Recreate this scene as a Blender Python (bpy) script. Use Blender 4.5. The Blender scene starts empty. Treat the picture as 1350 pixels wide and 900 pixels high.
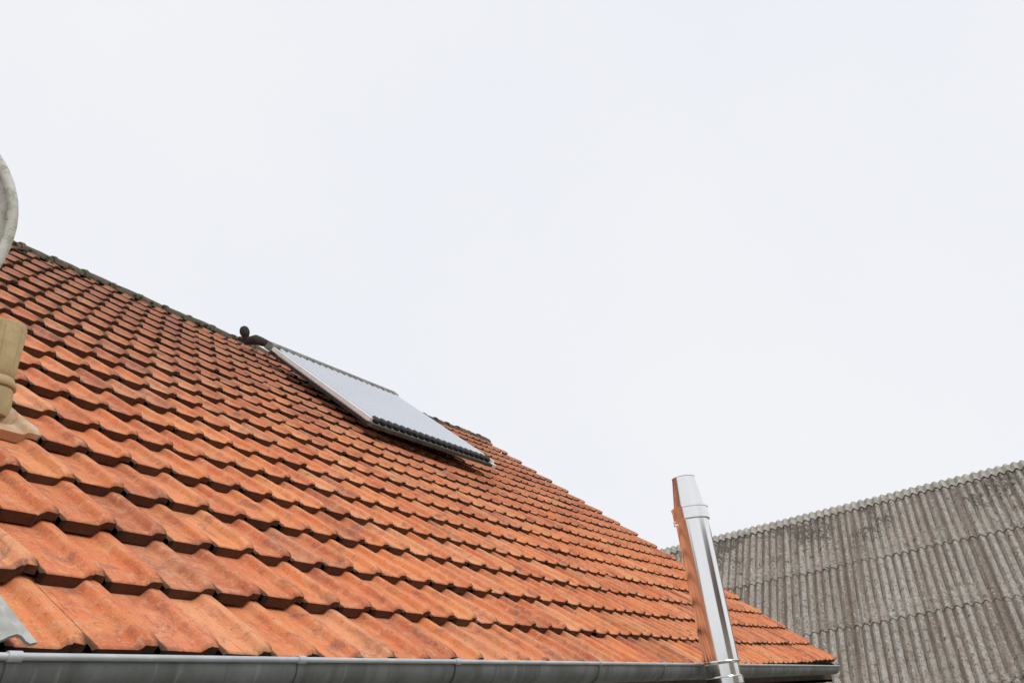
import bpy, math, random
from mathutils import Matrix, Vector

R = math.radians
rng = random.Random(7)
scene = bpy.context.scene
col = scene.collection

# ------------------------------------------------------------------ camera
Z0 = 2.9                                   # height of the tiled eave above the yard
FOC = 1044.0                               # focal length in pixels of the 1350 px wide photograph
CAMP = Vector((-1.2076, -1.8300, -0.3342 + Z0))
RIGHT = Vector((0.49652043, -0.85803404, -0.13132037))
DOWN = Vector((0.33282733, 0.32791334, -0.88413732))
FWD = Vector((0.80168162, 0.39528524, 0.44839286))
cam_d = bpy.data.cameras.new('camera')
cam_d.sensor_width = 36.0
cam_d.lens = FOC / 1350.0 * 36.0
cam_d.clip_start = 0.05
cam_d.clip_end = 5000
cam = bpy.data.objects.new('camera', cam_d)
col.objects.link(cam)
cm = Matrix((( RIGHT.x, -DOWN.x, -FWD.x, CAMP.x),
             ( RIGHT.y, -DOWN.y, -FWD.y, CAMP.y),
             ( RIGHT.z, -DOWN.z, -FWD.z, CAMP.z),
             (0, 0, 0, 1)))
cam.matrix_world = cm
scene.camera = cam

# ------------------------------------------------------------------ sky, sun, exposure
SUN_EL, SUN_AZ = R(48), R(-102)            # azimuth measured from +X towards +Y
sun_dir = Vector((math.cos(SUN_EL) * math.cos(SUN_AZ), math.cos(SUN_EL) * math.sin(SUN_AZ), math.sin(SUN_EL)))
world = bpy.data.worlds.new('World')
scene.world = world
world.use_nodes = True
wn, wl = world.node_tree.nodes, world.node_tree.links
wn.clear()
out = wn.new('ShaderNodeOutputWorld')
bg = wn.new('ShaderNodeBackground')
bg.inputs['Strength'].default_value = 0.1
sky = wn.new('ShaderNodeTexSky')
sky.sky_type = 'NISHITA'
sky.sun_disc = False
sky.sun_elevation = SUN_EL
sky.sun_rotation = math.pi / 2 - SUN_AZ
tc = wn.new('ShaderNodeTexCoord')
nz = wn.new('ShaderNodeTexNoise')
nz.inputs['Scale'].default_value = 2.2
nz.inputs['Detail'].default_value = 5
nz.inputs['Roughness'].default_value = 0.5
rp = wn.new('ShaderNodeValToRGB')
rp.color_ramp.elements[0].position = 0.3
rp.color_ramp.elements[0].color = (8.75, 8.95, 9.5, 1)
rp.color_ramp.elements[1].position = 0.7
rp.color_ramp.elements[1].color = (9.15, 9.25, 9.5, 1)
mx = wn.new('ShaderNodeMix')
mx.data_type = 'RGBA'
mx.inputs[0].default_value = 0.96          # a closed cloud deck with only a little clear sky behind it
wl.new(tc.outputs['Generated'], nz.inputs['Vector'])
wl.new(nz.outputs['Fac'], rp.inputs['Fac'])
wl.new(sky.outputs['Color'], mx.inputs[6])
wl.new(rp.outputs['Color'], mx.inputs[7])
wl.new(mx.outputs[2], bg.inputs['Color'])
wl.new(bg.outputs['Background'], out.inputs['Surface'])

sun_d = bpy.data.lights.new('sun', 'SUN')
sun_d.energy = 1.5
sun_d.angle = R(30)
sun_d.color = (1.0, 0.97, 0.92)
sun = bpy.data.objects.new('sun', sun_d)
col.objects.link(sun)
sun.rotation_euler = (-sun_dir).to_track_quat('-Z', 'Y').to_euler()

scene.view_settings.view_transform = 'Standard'
scene.view_settings.look = 'None'
scene.view_settings.gamma = 1.0
scene.view_settings.exposure = 0.0
scene.render.engine = 'CYCLES'
scene.cycles.max_bounces = 6
scene.render.resolution_x = 1024
scene.render.resolution_y = 682


# ------------------------------------------------------------------ helpers
def ray(px, py):
    return RIGHT * ((px - 675.0) / FOC) + DOWN * ((py - 450.0) / FOC) + FWD

def at_depth(px, py, k):
    return CAMP + ray(px, py) * k

def at_y(px, py, y):
    d = ray(px, py)
    return CAMP + d * ((y - CAMP.y) / d.y)

class MB:
    """collects vertices, faces and uvs for ONE mesh object"""
    def __init__(self):
        self.v, self.f, self.m, self.uv, self.sm = [], [], [], [], []
    def add(self, verts, faces, mat=0, uvs=None, smooth=False):
        b = len(self.v)
        self.v += [tuple(p) for p in verts]
        for i, fc in enumerate(faces):
            self.f.append(tuple(b + k for k in fc))
            self.m.append(mat)
            self.sm.append(smooth)
            self.uv.append([uvs[k] for k in fc] if uvs else [(0, 0)] * len(fc))
    def box(self, c, ex, ey, ez, mat=0):
        """box from centre and three half-extent vectors"""
        c, ex, ey, ez = Vector(c), Vector(ex), Vector(ey), Vector(ez)
        vs = [c + ex * a + ey * b + ez * d for a in (-1, 1) for b in (-1, 1) for d in (-1, 1)]
        fs = [(0, 1, 3, 2), (4, 6, 7, 5), (0, 4, 5, 1), (2, 3, 7, 6), (0, 2, 6, 4), (1, 5, 7, 3)]
        if ex.cross(ey).dot(ez) < 0:
            fs = [tuple(reversed(q)) for q in fs]
        self.add(vs, fs, mat)
    def tube(self, path, radii, seg=12, mat=0, caps=True, smooth=True):
        path = [Vector(p) for p in path]
        if not hasattr(radii, '__len__'):
            radii = [radii] * len(path)
        n = len(path)
        tan = []
        for i in range(n):
            a, b = path[max(i - 1, 0)], path[min(i + 1, n - 1)]
            t = b - a
            if t.length < 1e-9:
                t = tan[-1] if tan else Vector((0, 0, 1))
            tan.append(t.normalized())
        up = Vector((0, 0, 1)) if abs(tan[0].z) < 0.9 else Vector((1, 0, 0))
        vs = []
        u = tan[0].cross(up).normalized()
        for i in range(n):
            u = (u - tan[i] * u.dot(tan[i])).normalized()
            w = tan[i].cross(u)
            for k in range(seg):
                a = 2 * math.pi * k / seg
                vs.append(path[i] + (u * math.cos(a) + w * math.sin(a)) * radii[i])
        fs = []
        for i in range(n - 1):
            for k in range(seg):
                k2 = (k + 1) % seg
                fs.append((i * seg + k, i * seg + k2, (i + 1) * seg + k2, (i + 1) * seg + k))
        uvs = [((j % seg) / seg, (j // seg) / max(n - 1, 1)) for j in range(len(vs))]
        self.add(vs, fs, mat, uvs, smooth)
        if caps:
            self.add(vs[:seg], [tuple(reversed(range(seg)))], mat)
            self.add(vs[-seg:], [tuple(range(seg))], mat)
    def mesh(self, name, mats):
        me = bpy.data.meshes.new(name)
        me.from_pydata(self.v, [], self.f)
        for m in (mats if isinstance(mats, (list, tuple)) else [mats]):
            me.materials.append(m)
        me.polygons.foreach_set('material_index', self.m)
        me.polygons.foreach_set('use_smooth', self.sm)
        uvl = me.uv_layers.new(name='UVMap')
        flat = [x for fc in self.uv for p in fc for x in p]
        uvl.data.foreach_set('uv', flat)
        me.update()
        return me

INV = {}                                   # thing -> inverse of its own translation
def thing(name, loc, label, cat, group=None):
    o = bpy.data.objects.new(name, None)
    o.empty_display_size = 0.2
    o.location = loc
    col.objects.link(o)
    o['label'] = label
    o['category'] = cat
    if group:
        o['group'] = group
    INV[o.name] = Matrix.Translation(-Vector(loc))
    return o

def part(name, me, parent, matrix=None, label=None):
    """mesh object whose coordinates are world coordinates (or placed by a world matrix)"""
    o = bpy.data.objects.new(name, me)
    col.objects.link(o)
    if parent is not None:
        o.parent = parent
        if parent.name in INV:
            o.matrix_parent_inverse = INV[parent.name]
    if matrix is not None:
        o.matrix_basis = matrix
    if label:
        o['label'] = label
    return o

def build(name, mb, mats, parent, label=None):
    return part(name, mb.mesh(name, mats), parent, None, label)

# ------------------------------------------------------------------ materials
def new_mat(name):
    m = bpy.data.materials.new(name)
    m.use_nodes = True
    nt = m.node_tree
    return m, nt, nt.nodes['Principled BSDF']

class NT:
    """small shorthand for wiring shader nodes"""
    def __init__(self, nt):
        self.nt = nt
    def n(self, kind, **kw):
        x = self.nt.nodes.new(kind)
        for k, v in kw.items():
            setattr(x, k, v)
        return x
    def l(self, a, b):
        self.nt.links.new(a, b)
    def val(self, a, sock):
        if hasattr(a, 'is_output'):
            self.l(a, sock)
        else:
            sock.default_value = a
    def math(self, op, a, b=0.5, c=None, clamp=False):
        x = self.n('ShaderNodeMath', operation=op, use_clamp=clamp)
        self.val(a, x.inputs[0])
        self.val(b, x.inputs[1])
        if c is not None:
            self.val(c, x.inputs[2])
        return x.outputs[0]
    def mix(self, f, a, b, blend='MIX'):
        x = self.n('ShaderNodeMix', data_type='RGBA', blend_type=blend)
        self.val(f, x.inputs[0])
        self.val(a if not isinstance(a, tuple) else a + (1,) * (4 - len(a)), x.inputs[6])
        self.val(b if not isinstance(b, tuple) else b + (1,) * (4 - len(b)), x.inputs[7])
        return x.outputs[2]
    def noise(self, vec, scale, detail=4, rough=0.55, dist=0.0):
        x = self.n('ShaderNodeTexNoise')
        self.l(vec, x.inputs['Vector'])
        x.inputs['Scale'].default_value = scale
        x.inputs['Detail'].default_value = detail
        x.inputs['Roughness'].default_value = rough
        x.inputs['Distortion'].default_value = dist
        return x.outputs['Fac']
    def step(self, x, lo, hi):
        m = self.n('ShaderNodeMapRange', interpolation_type='SMOOTHSTEP')
        self.val(x, m.inputs[0])
        self.val(lo, m.inputs[1])
        self.val(hi, m.inputs[2])
        return m.outputs[0]
    def ramp(self, fac, stops):
        r = self.n('ShaderNodeValToRGB')
        el = r.color_ramp.elements
        while len(el) < len(stops):
            el.new(0.5)
        for e, (p, c) in zip(el, stops):
            e.position = p
            e.color = tuple(c) + (1,)
        self.l(fac, r.inputs['Fac'])
        return r.outputs['Color']
    def bump(self, h, strength, dist, bsdf):
        b = self.n('ShaderNodeBump')
        b.inputs['Strength'].default_value = strength
        b.inputs['Distance'].default_value = dist
        self.l(h, b.inputs['Height'])
        self.l(b.outputs['Normal'], bsdf.inputs['Normal'])

TH = R(42.7995)
CT, ST = math.cos(TH), math.sin(TH)

def tile_material(name, from_object, front=False):
    m, nt, bs = new_mat(name)
    k = NT(nt)
    geo = k.n('ShaderNodeNewGeometry')
    pos = geo.outputs['Position']
    if from_object:
        rnd = k.n('ShaderNodeObjectInfo').outputs['Random']
    else:
        rnd = k.n('ShaderNodeAttribute', attribute_name='rnd').outputs['Fac']
    # every tile samples its own patch of grain
    comb = k.n('ShaderNodeCombineXYZ')
    k.val(k.math('MULTIPLY', rnd, 37.0), comb.inputs[0])
    k.val(k.math('MULTIPLY', rnd, -23.0), comb.inputs[1])
    add = k.n('ShaderNodeVectorMath', operation='ADD')
    k.l(pos, add.inputs[0])
    k.l(comb.outputs[0], add.inputs[1])
    tv = add.outputs[0]
    uvn = k.n('ShaderNodeUVMap', uv_map='UVMap').outputs['UV']
    sep = k.n('ShaderNodeSeparateXYZ')
    k.l(uvn, sep.inputs[0])
    u, v = sep.outputs[0], sep.outputs[1]
    # how far up the slope: the upper courses are older looking and overgrown
    sp = k.n('ShaderNodeSeparateXYZ')
    k.l(pos, sp.inputs[0])
    up = k.math('ADD', k.math('MULTIPLY', sp.outputs[1], CT), k.math('MULTIPLY', k.math('SUBTRACT', sp.outputs[2], Z0), ST))
    base = k.ramp(rnd, [(0.0, (0.36, 0.110, 0.064)), (0.10, (0.60, 0.170, 0.070)), (0.24, (0.74, 0.235, 0.088)), (0.40, (0.62, 0.165, 0.070)),
                        (0.56, (0.78, 0.290, 0.110)), (0.72, (0.68, 0.215, 0.105)), (0.88, (0.78, 0.345, 0.165)), (1.0, (0.44, 0.135, 0.080))])
    mott = k.noise(tv, 9.0, 5, 0.6)
    base = k.mix(k.math('MULTIPLY', k.step(mott, 0.42, 0.72), 0.55), base, (0.68, 0.310, 0.130))
    mott2 = k.noise(tv, 5.0, 4, 0.6, 0.6)
    base = k.mix(k.math('MULTIPLY', k.step(mott2, 0.50, 0.70), 0.50), base, (0.36, 0.105, 0.052))
    bloom = k.noise(tv, 26.0, 4, 0.65)
    base = k.mix(k.math('MULTIPLY', k.step(bloom, 0.50, 0.70), 0.50), base, (0.72, 0.42, 0.25))
    # rain streaks running down the slope
    stv = k.n('ShaderNodeCombineXYZ')
    k.l(k.math('MULTIPLY', sp.outputs[0], 60.0), stv.inputs[0])
    k.l(k.math('MULTIPLY', up, 7.0), stv.inputs[1])
    k.l(k.math('MULTIPLY', rnd, 91.0), stv.inputs[2])
    streak = k.noise(stv.outputs[0], 1.0, 4, 0.6)
    base = k.mix(k.math('MULTIPLY', k.step(streak, 0.52, 0.72), 0.48), base, (0.30, 0.098, 0.054))
    base = k.mix(k.math('MULTIPLY', k.step(streak, 0.46, 0.30), 0.35), base, (0.70, 0.330, 0.165))
    stain = k.noise(tv, 6.5, 5, 0.72, 0.9)
    base = k.mix(k.math('MULTIPLY', k.step(stain, 0.54, 0.66), 0.60), base, (0.25, 0.115, 0.092))
    speck = k.noise(tv, 85.0, 3, 0.6)
    base = k.mix(k.math('MULTIPLY', k.step(speck, 0.62, 0.74), 0.55), base, (0.17, 0.085, 0.055))
    dots = k.noise(tv, 150.0, 2, 0.5)
    base = k.mix(k.math('MULTIPLY', k.step(dots, 0.64, 0.68), 0.6), base, (0.74, 0.47, 0.30))
    pits = k.noise(tv, 55.0, 4, 0.75)
    base = k.mix(k.math('MULTIPLY', k.step(pits, 0.60, 0.64), 0.55), base, (0.20, 0.085, 0.050))
    # large dirty drifts over the roof, thicker near the ridge
    big = k.noise(pos, 0.9, 4, 0.6)
    age = k.math('ADD', k.math('MULTIPLY', k.step(up, 1.4, 6.0), k.math('ADD', 0.80, k.math('MULTIPLY', k.step(sp.outputs[0], 6.5, 0.5), 0.55))), k.math('MULTIPLY', k.math('SUBTRACT', big, 0.5), 1.1))
    dirt = k.math('MULTIPLY', k.math('ADD', age, k.math('MULTIPLY', k.math('SUBTRACT', k.noise(tv, 14.0, 4, 0.65), 0.5), 1.3)), 0.75, clamp=True)
    base = k.mix(k.math('MULTIPLY', dirt, 0.72), base, (0.31, 0.150, 0.108))
    lich = k.noise(pos, 30.0, 4, 0.7)
    lf = k.math('MULTIPLY', k.step(lich, 0.60, 0.70), k.math('ADD', 0.05, k.math('MULTIPLY', k.step(up, 4.0, 6.4), 0.55)))
    base = k.mix(lf, base, (0.24, 0.21, 0.11))
    # dirt and moss lodged on the drip edge and on the foot of the roll, plus painted shade of the gaps
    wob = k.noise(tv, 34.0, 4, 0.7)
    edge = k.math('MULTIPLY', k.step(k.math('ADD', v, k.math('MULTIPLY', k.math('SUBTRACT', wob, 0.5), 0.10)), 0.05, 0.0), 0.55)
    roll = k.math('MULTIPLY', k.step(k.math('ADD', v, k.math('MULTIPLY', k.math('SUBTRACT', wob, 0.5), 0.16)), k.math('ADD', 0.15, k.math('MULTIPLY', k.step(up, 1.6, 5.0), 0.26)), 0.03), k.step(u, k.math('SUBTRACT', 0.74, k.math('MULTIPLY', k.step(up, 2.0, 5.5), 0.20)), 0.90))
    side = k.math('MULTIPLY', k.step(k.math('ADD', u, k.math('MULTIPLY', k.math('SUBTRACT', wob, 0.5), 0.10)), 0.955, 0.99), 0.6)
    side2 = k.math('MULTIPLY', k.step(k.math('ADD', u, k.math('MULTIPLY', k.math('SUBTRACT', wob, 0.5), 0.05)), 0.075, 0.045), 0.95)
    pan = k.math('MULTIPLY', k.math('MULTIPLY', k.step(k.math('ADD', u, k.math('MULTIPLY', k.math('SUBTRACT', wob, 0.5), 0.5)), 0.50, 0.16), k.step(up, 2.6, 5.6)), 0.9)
    gap_shade = k.math('MULTIPLY', k.math('MULTIPLY', k.step(k.math('ADD', v, k.math('MULTIPLY', k.math('SUBTRACT', wob, 0.5), 0.22)), 0.36, 0.12),
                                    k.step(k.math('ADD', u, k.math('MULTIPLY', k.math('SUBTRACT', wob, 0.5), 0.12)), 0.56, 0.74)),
                 k.math('MULTIPLY', k.step(up, 1.5, 4.2), k.math('ADD', 0.35, k.math('MULTIPLY', k.step(sp.outputs[0], 6.0, 1.5), 0.6))))  # shade of the clipped-corner gaps, painted dark on the upper courses
    roll = k.math('MAXIMUM', roll, gap_shade)
    dirt_and_shade = k.math('MAXIMUM', k.math('MAXIMUM', edge, roll), k.math('MAXIMUM', k.math('MAXIMUM', side, pan), side2))
    dirt_shade_tint = k.mix(k.step(k.noise(pos, 12.0), 0.45, 0.65), (0.060, 0.032, 0.022), (0.045, 0.040, 0.024))
    base = k.mix(k.math('MULTIPLY', dirt_and_shade, 0.92), base, dirt_shade_tint)
    if front:  # front face: dirt, plus the shade under the edge put into the colour
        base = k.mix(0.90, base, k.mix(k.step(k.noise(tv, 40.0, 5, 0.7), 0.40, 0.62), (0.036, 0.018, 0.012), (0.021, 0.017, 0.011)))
    k.l(base, bs.inputs['Base Color'])
    bs.inputs['Roughness'].default_value = 0.82
    bs.inputs['Specular IOR Level'].default_value = 0.3
    h = k.math('ADD', k.noise(tv, 120.0, 4, 0.7), k.math('MULTIPLY', k.noise(tv, 22.0, 4, 0.6), 1.6))
    k.bump(h, 0.45, 0.003, bs)
    return m

def plain(name, color, rough=0.7, metal=0.0, var=0.25, scale=8.0, dark=None, bump=0.2, spec=0.4, bd=0.003):
    m, nt, bs = new_mat(name)
    k = NT(nt)
    pos = k.n('ShaderNodeNewGeometry').outputs['Position']
    nz_ = k.noise(pos, scale, 5, 0.62)
    d = dark or tuple(c * (1 - var) for c in color)
    cc = k.mix(k.step(nz_, 0.35, 0.68), d, color)
    k.l(cc, bs.inputs['Base Color'])
    bs.inputs['Roughness'].default_value = rough
    bs.inputs['Metallic'].default_value = metal
    bs.inputs['Specular IOR Level'].default_value = spec
    if bump:
        k.bump(k.noise(pos, scale * 6, 4, 0.65), bump, bd, bs)
    return m

M_TILE = tile_material('clay_tile', True)
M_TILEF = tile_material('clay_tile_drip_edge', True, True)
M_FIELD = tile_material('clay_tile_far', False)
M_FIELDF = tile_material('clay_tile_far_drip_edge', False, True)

def ridge_material():
    m, nt, bs = new_mat('mossy_ridge_clay')
    k = NT(nt)
    pos = k.n('ShaderNodeNewGeometry').outputs['Position']
    rnd = k.n('ShaderNodeObjectInfo').outputs['Random']
    c = k.mix(rnd, (0.14, 0.080, 0.055), (0.20, 0.115, 0.078))
    c = k.mix(k.step(k.noise(pos, 7.0, 5, 0.65), 0.36, 0.56), c, (0.085, 0.072, 0.048))
    c = k.mix(k.step(k.noise(pos, 19.0, 5, 0.7), 0.46, 0.60), c, (0.075, 0.075, 0.045))
    c = k.mix(k.math('MULTIPLY', k.step(k.noise(pos, 46.0, 4, 0.7), 0.60, 0.70), 0.7), c, (0.30, 0.29, 0.22))
    k.l(c, bs.inputs['Base Color'])
    bs.inputs['Roughness'].default_value = 0.95
    k.bump(k.noise(pos, 45.0, 5, 0.7), 0.7, 0.012, bs)
    return m
M_RIDGE = ridge_material()

def asbestos_material():
    m, nt, bs = new_mat('weathered_fibre_cement')
    k = NT(nt)
    pos = k.n('ShaderNodeNewGeometry').outputs['Position']
    rnd = k.n('ShaderNodeObjectInfo').outputs['Random']
    uvn = k.n('ShaderNodeUVMap', uv_map='UVMap').outputs['UV']
    sep = k.n('ShaderNodeSeparateXYZ')
    k.l(uvn, sep.inputs[0])
    c = k.ramp(rnd, [(0.0, (0.295, 0.26, 0.215)), (0.35, (0.385, 0.35, 0.30)), (0.7, (0.33, 0.285, 0.24)), (1.0, (0.44, 0.405, 0.35))])
    # each wave of the sheet has weathered a little differently
    st = k.n('ShaderNodeTexNoise', noise_dimensions='2D')
    sc = k.n('ShaderNodeMapping')
    sc.inputs['Scale'].default_value = (1.0, 0.12, 1.0)
    k.l(uvn, sc.inputs['Vector'])
    k.l(sc.outputs[0], st.inputs['Vector'])
    st.inputs['Scale'].default_value = 1.1
    st.inputs['Detail'].default_value = 3
    c = k.mix(k.math('MULTIPLY', k.step(st.outputs['Fac'], 0.46, 0.62), 0.65), c, (0.42, 0.40, 0.36))
    c = k.mix(k.math('MULTIPLY', k.step(st.outputs['Fac'], 0.48, 0.34), 0.65), c, (0.17, 0.125, 0.10))
    c = k.mix(k.math('MULTIPLY', k.step(k.noise(pos, 3.2, 5, 0.65), 0.46, 0.64), 0.40), c, (0.31, 0.215, 0.185))
    c = k.mix(k.math('MULTIPLY', k.step(k.noise(pos, 6.5, 5, 0.7), 0.50, 0.62), 0.6), c, (0.19, 0.175, 0.125))
    # black lichen blotches, most of them in the upper courses
    up = k.math('MULTIPLY', sep.outputs[1], 1.0)
    top = k.step(up, 2.4, 0.4)
    bl = k.noise(pos, 8.5, 5, 0.72)
    thr = k.math('SUBTRACT', 0.590, k.math('MULTIPLY', top, k.math('MULTIPLY', k.step(k.noise(pos, 0.9, 2), 0.36, 0.60), 0.19)))
    c = k.mix(k.math('MULTIPLY', k.step(bl, thr, k.math('ADD', thr, 0.05)), 0.85), c, (0.075, 0.070, 0.055))
    c = k.mix(k.math('MULTIPLY', k.step(k.noise(pos, 14.0, 4, 0.7), 0.585, 0.64), 0.75), c, (0.55, 0.54, 0.50))
    c = k.mix(k.math('MULTIPLY', k.step(k.noise(pos, 24.0, 3, 0.6), 0.54, 0.62), 0.75), c, (0.11, 0.095, 0.075))
    k.l(c, bs.inputs['Base Color'])
    bs.inputs['Roughness'].default_value = 0.93
    bs.inputs['Specular IOR Level'].default_value = 0.2
    k.bump(k.noise(pos, 40.0, 4, 0.7), 0.5, 0.006, bs)
    return m
M_SHEET = asbestos_material()
M_CAPS = plain('pale_fibre_cement_cap', (0.47, 0.445, 0.39), 0.92, 0, 0.4, 5.0, (0.30, 0.275, 0.235), 0.4)
M_GREYSHEET = plain('pale_grey_fibre_cement', (0.52, 0.52, 0.50), 0.9, 0, 0.3, 11.0, (0.33, 0.33, 0.31), 0.4)
def zinc_material():
    m, nt, bs = new_mat('weathered_zinc')
    k = NT(nt)
    pos = k.n('ShaderNodeNewGeometry').outputs['Position']
    mp = k.n('ShaderNodeMapping')
    mp.inputs['Scale'].default_value = (14.0, 2.0, 1.5)
    k.l(pos, mp.inputs['Vector'])
    c = k.mix(k.step(k.noise(pos, 4.0, 5, 0.65), 0.35, 0.65), (0.115, 0.120, 0.115), (0.185, 0.195, 0.195))
    c = k.mix(k.math('MULTIPLY', k.step(k.noise(mp.outputs[0], 1.0, 4, 0.65), 0.50, 0.66), 0.55), c, (0.075, 0.072, 0.060))
    c = k.mix(k.math('MULTIPLY', k.step(k.noise(mp.outputs[0], 2.3, 4, 0.65), 0.58, 0.70), 0.5), c, (0.28, 0.29, 0.28))
    k.l(c, bs.inputs['Base Color'])
    bs.inputs['Roughness'].default_value = 0.62
    bs.inputs['Metallic'].default_value = 0.1
    k.bump(k.noise(pos, 30.0, 4), 0.15, 0.003, bs)
    return m
M_ZINC = zinc_material()
M_ZINCB = plain('bright_zinc_bead', (0.60, 0.62, 0.64), 0.42, 0.45, 0.2, 7.0, (0.47, 0.49, 0.51), 0.1)
M_WALL = plain('cream_render', (0.55, 0.50, 0.42), 0.9, 0, 0.15, 3.0, None, 0.5)
M_WOOD = plain('dark_brown_timber', (0.075, 0.045, 0.032), 0.8, 0, 0.4, 6.0, None, 0.3)
M_FELT = plain('roofing_felt', (0.03, 0.026, 0.024), 0.95, 0, 0.3, 6.0, None, 0)
M_BACKTILE = plain('clay_back_slope', (0.46, 0.15, 0.06), 0.85, 0, 0.4, 5.0, None, 0.4)
M_BARNWALL = plain('grey_brown_boards', (0.22, 0.18, 0.15), 0.9, 0, 0.4, 2.0, None, 0.3)
M_ALU = plain('painted_aluminium', (0.88, 0.88, 0.86), 0.4, 0.0, 0.12, 9.0, None, 0.03, 0.5)
M_ALUD = plain('dull_aluminium', (0.10, 0.098, 0.09), 0.85, 0.0, 0.3, 9.0, None, 0.05, 0.1)
M_MANI = plain('weathered_manifold', (0.26, 0.25, 0.23), 0.75, 0.1, 0.5, 14.0, (0.12, 0.115, 0.10), 0.5)
M_RUBBER = plain('black_rubber_cap', (0.045, 0.045, 0.047), 0.55, 0, 0.3, 30.0, None, 0.1)
M_FOAM = plain('black_foam_insulation', (0.040, 0.036, 0.035), 0.9, 0, 0.4, 25.0, (0.075, 0.055, 0.05), 0.8, 0.3, 0.01)
M_VENT = plain('faded_tan_plastic', (0.50, 0.38, 0.19), 0.65, 0, 0.25, 12.0, (0.38, 0.29, 0.145), 0.15)
M_VENTT = plain('faded_beige_plastic_tile', (0.60, 0.47, 0.33), 0.8, 0, 0.3, 12.0, (0.50, 0.30, 0.17), 0.3)
M_SOCK = plain('dark_groove', (0.06, 0.05, 0.035), 0.9, 0, 0.2, 10.0, None, 0)

def dish_material():
    m, nt, bs = new_mat('mossy_painted_steel')
    k = NT(nt)
    pos = k.n('ShaderNodeNewGeometry').outputs['Position']
    c = k.mix(k.step(k.noise(pos, 6.0, 5, 0.6), 0.35, 0.65), (0.42, 0.405, 0.35), (0.60, 0.585, 0.545))
    c = k.mix(k.math('MULTIPLY', k.step(k.noise(pos, 20.0, 5, 0.7), 0.50, 0.62), 0.75), c, (0.27, 0.27, 0.20))
    c = k.mix(k.math('MULTIPLY', k.step(k.noise(pos, 32.0, 5, 0.7), 0.58, 0.64), 0.9), c, (0.10, 0.10, 0.075))
    k.l(c, bs.inputs['Base Color'])
    bs.inputs['Roughness'].default_value = 0.75
    k.bump(k.noise(pos, 60.0, 4, 0.7), 0.4, 0.003, bs)
    return m
M_DISH = dish_material()

def steel_material():
    m, nt, bs = new_mat('polished_stainless_steel')
    k = NT(nt)
    pos = k.n('ShaderNodeNewGeometry').outputs['Position']
    mp = k.n('ShaderNodeMapping')
    mp.inputs['Scale'].default_value = (1.0, 1.0, 0.25)
    k.l(pos, mp.inputs['Vector'])
    c = k.mix(k.noise(mp.outputs[0], 14.0, 4, 0.6), (0.80, 0.795, 0.78), (0.90, 0.895, 0.885))
    k.l(c, bs.inputs['Base Color'])
    bs.inputs['Metallic'].default_value = 1.0
    r = k.math('ADD', 0.09, k.math('MULTIPLY', k.noise(mp.outputs[0], 9.0, 4, 0.6), 0.10))
    k.l(r, bs.inputs['Roughness'])
    k.bump(k.noise(mp.outputs[0], 7.0, 2, 0.5), 0.12, 0.01, bs)
    return m
M_STEEL = steel_material()

def tube_material():
    m, nt, bs = new_mat('evacuated_glass_tube')
    k = NT(nt)
    pos = k.n('ShaderNodeNewGeometry').outputs['Position']
    c = k.mix(k.noise(pos, 3.0, 3), (0.57, 0.60, 0.65), (0.63, 0.66, 0.70))
    k.l(c, bs.inputs['Base Color'])
    bs.inputs['Metallic'].default_value = 0.8
    bs.inputs['Roughness'].default_value = 0.30
    bs.inputs['Coat Weight'].default_value = 1.0
    bs.inputs['Coat Roughness'].default_value = 0.03
    return m
M_TUBE = tube_material()
M_MIRROR = plain('aluminium_reflector', (0.80, 0.82, 0.85), 0.22, 1.0, 0.1, 6.0, None, 0)

def ground_material():
    m, nt, bs = new_mat('yard_gravel')
    k = NT(nt)
    pos = k.n('ShaderNodeNewGeometry').outputs['Position']
    c = k.mix(k.step(k.noise(pos, 0.15, 5), 0.4, 0.6), (0.20, 0.19, 0.17), (0.13, 0.14, 0.08))
    c = k.mix(k.math('MULTIPLY', k.noise(pos, 9.0, 5, 0.7), 0.6), c, (0.27, 0.26, 0.24))
    k.l(c, bs.inputs['Base Color'])
    bs.inputs['Roughness'].default_value = 0.95
    k.bump(k.noise(pos, 25.0, 4), 0.5, 0.02, bs)
    return m

# ------------------------------------------------------------------ ground
g = MB()
g.add([(-1500, -1500, 0), (1500, -1500, 0), (1500, 1500, 0), (-1500, 1500, 0)], [(0, 1, 2, 3)])
ground = build('ground', g, ground_material(), None)
ground['kind'] = 'structure'
ground['label'] = 'gravel and grass yard around the buildings'

# ------------------------------------------------------------------ house: geometry of the sagging tiled slope
W, G, STEP = 0.20, 0.343, 0.043            # tile cover width, course gauge, height of one course over the next
C0, C1, NROW = -9, 51, 19                  # columns (right-hand roll of column c lies at x = c*W), courses
XL, XR = (C0 - 1) * W, 10.37
VR = 18.817 * G                            # ridge, measured up the slope

def bow(x):
    return 1.0e-4 * (x / W - 15.0) ** 2    # old rafters: the middle of the roof has sunk, the gable end stands proud

def roof(x, v, n):
    n = n + bow(x)
    return Vector((x, v * CT - n * ST, Z0 + v * ST + n * CT))

house = thing('house', (4.2, 4.7, 0), 'low house with an orange clay tiled roof and a zinc gutter', 'house')
NX = 40
def xs(i, n=NX):
    return XL + 0.02 + (XR - XL - 0.06) * i / n

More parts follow.
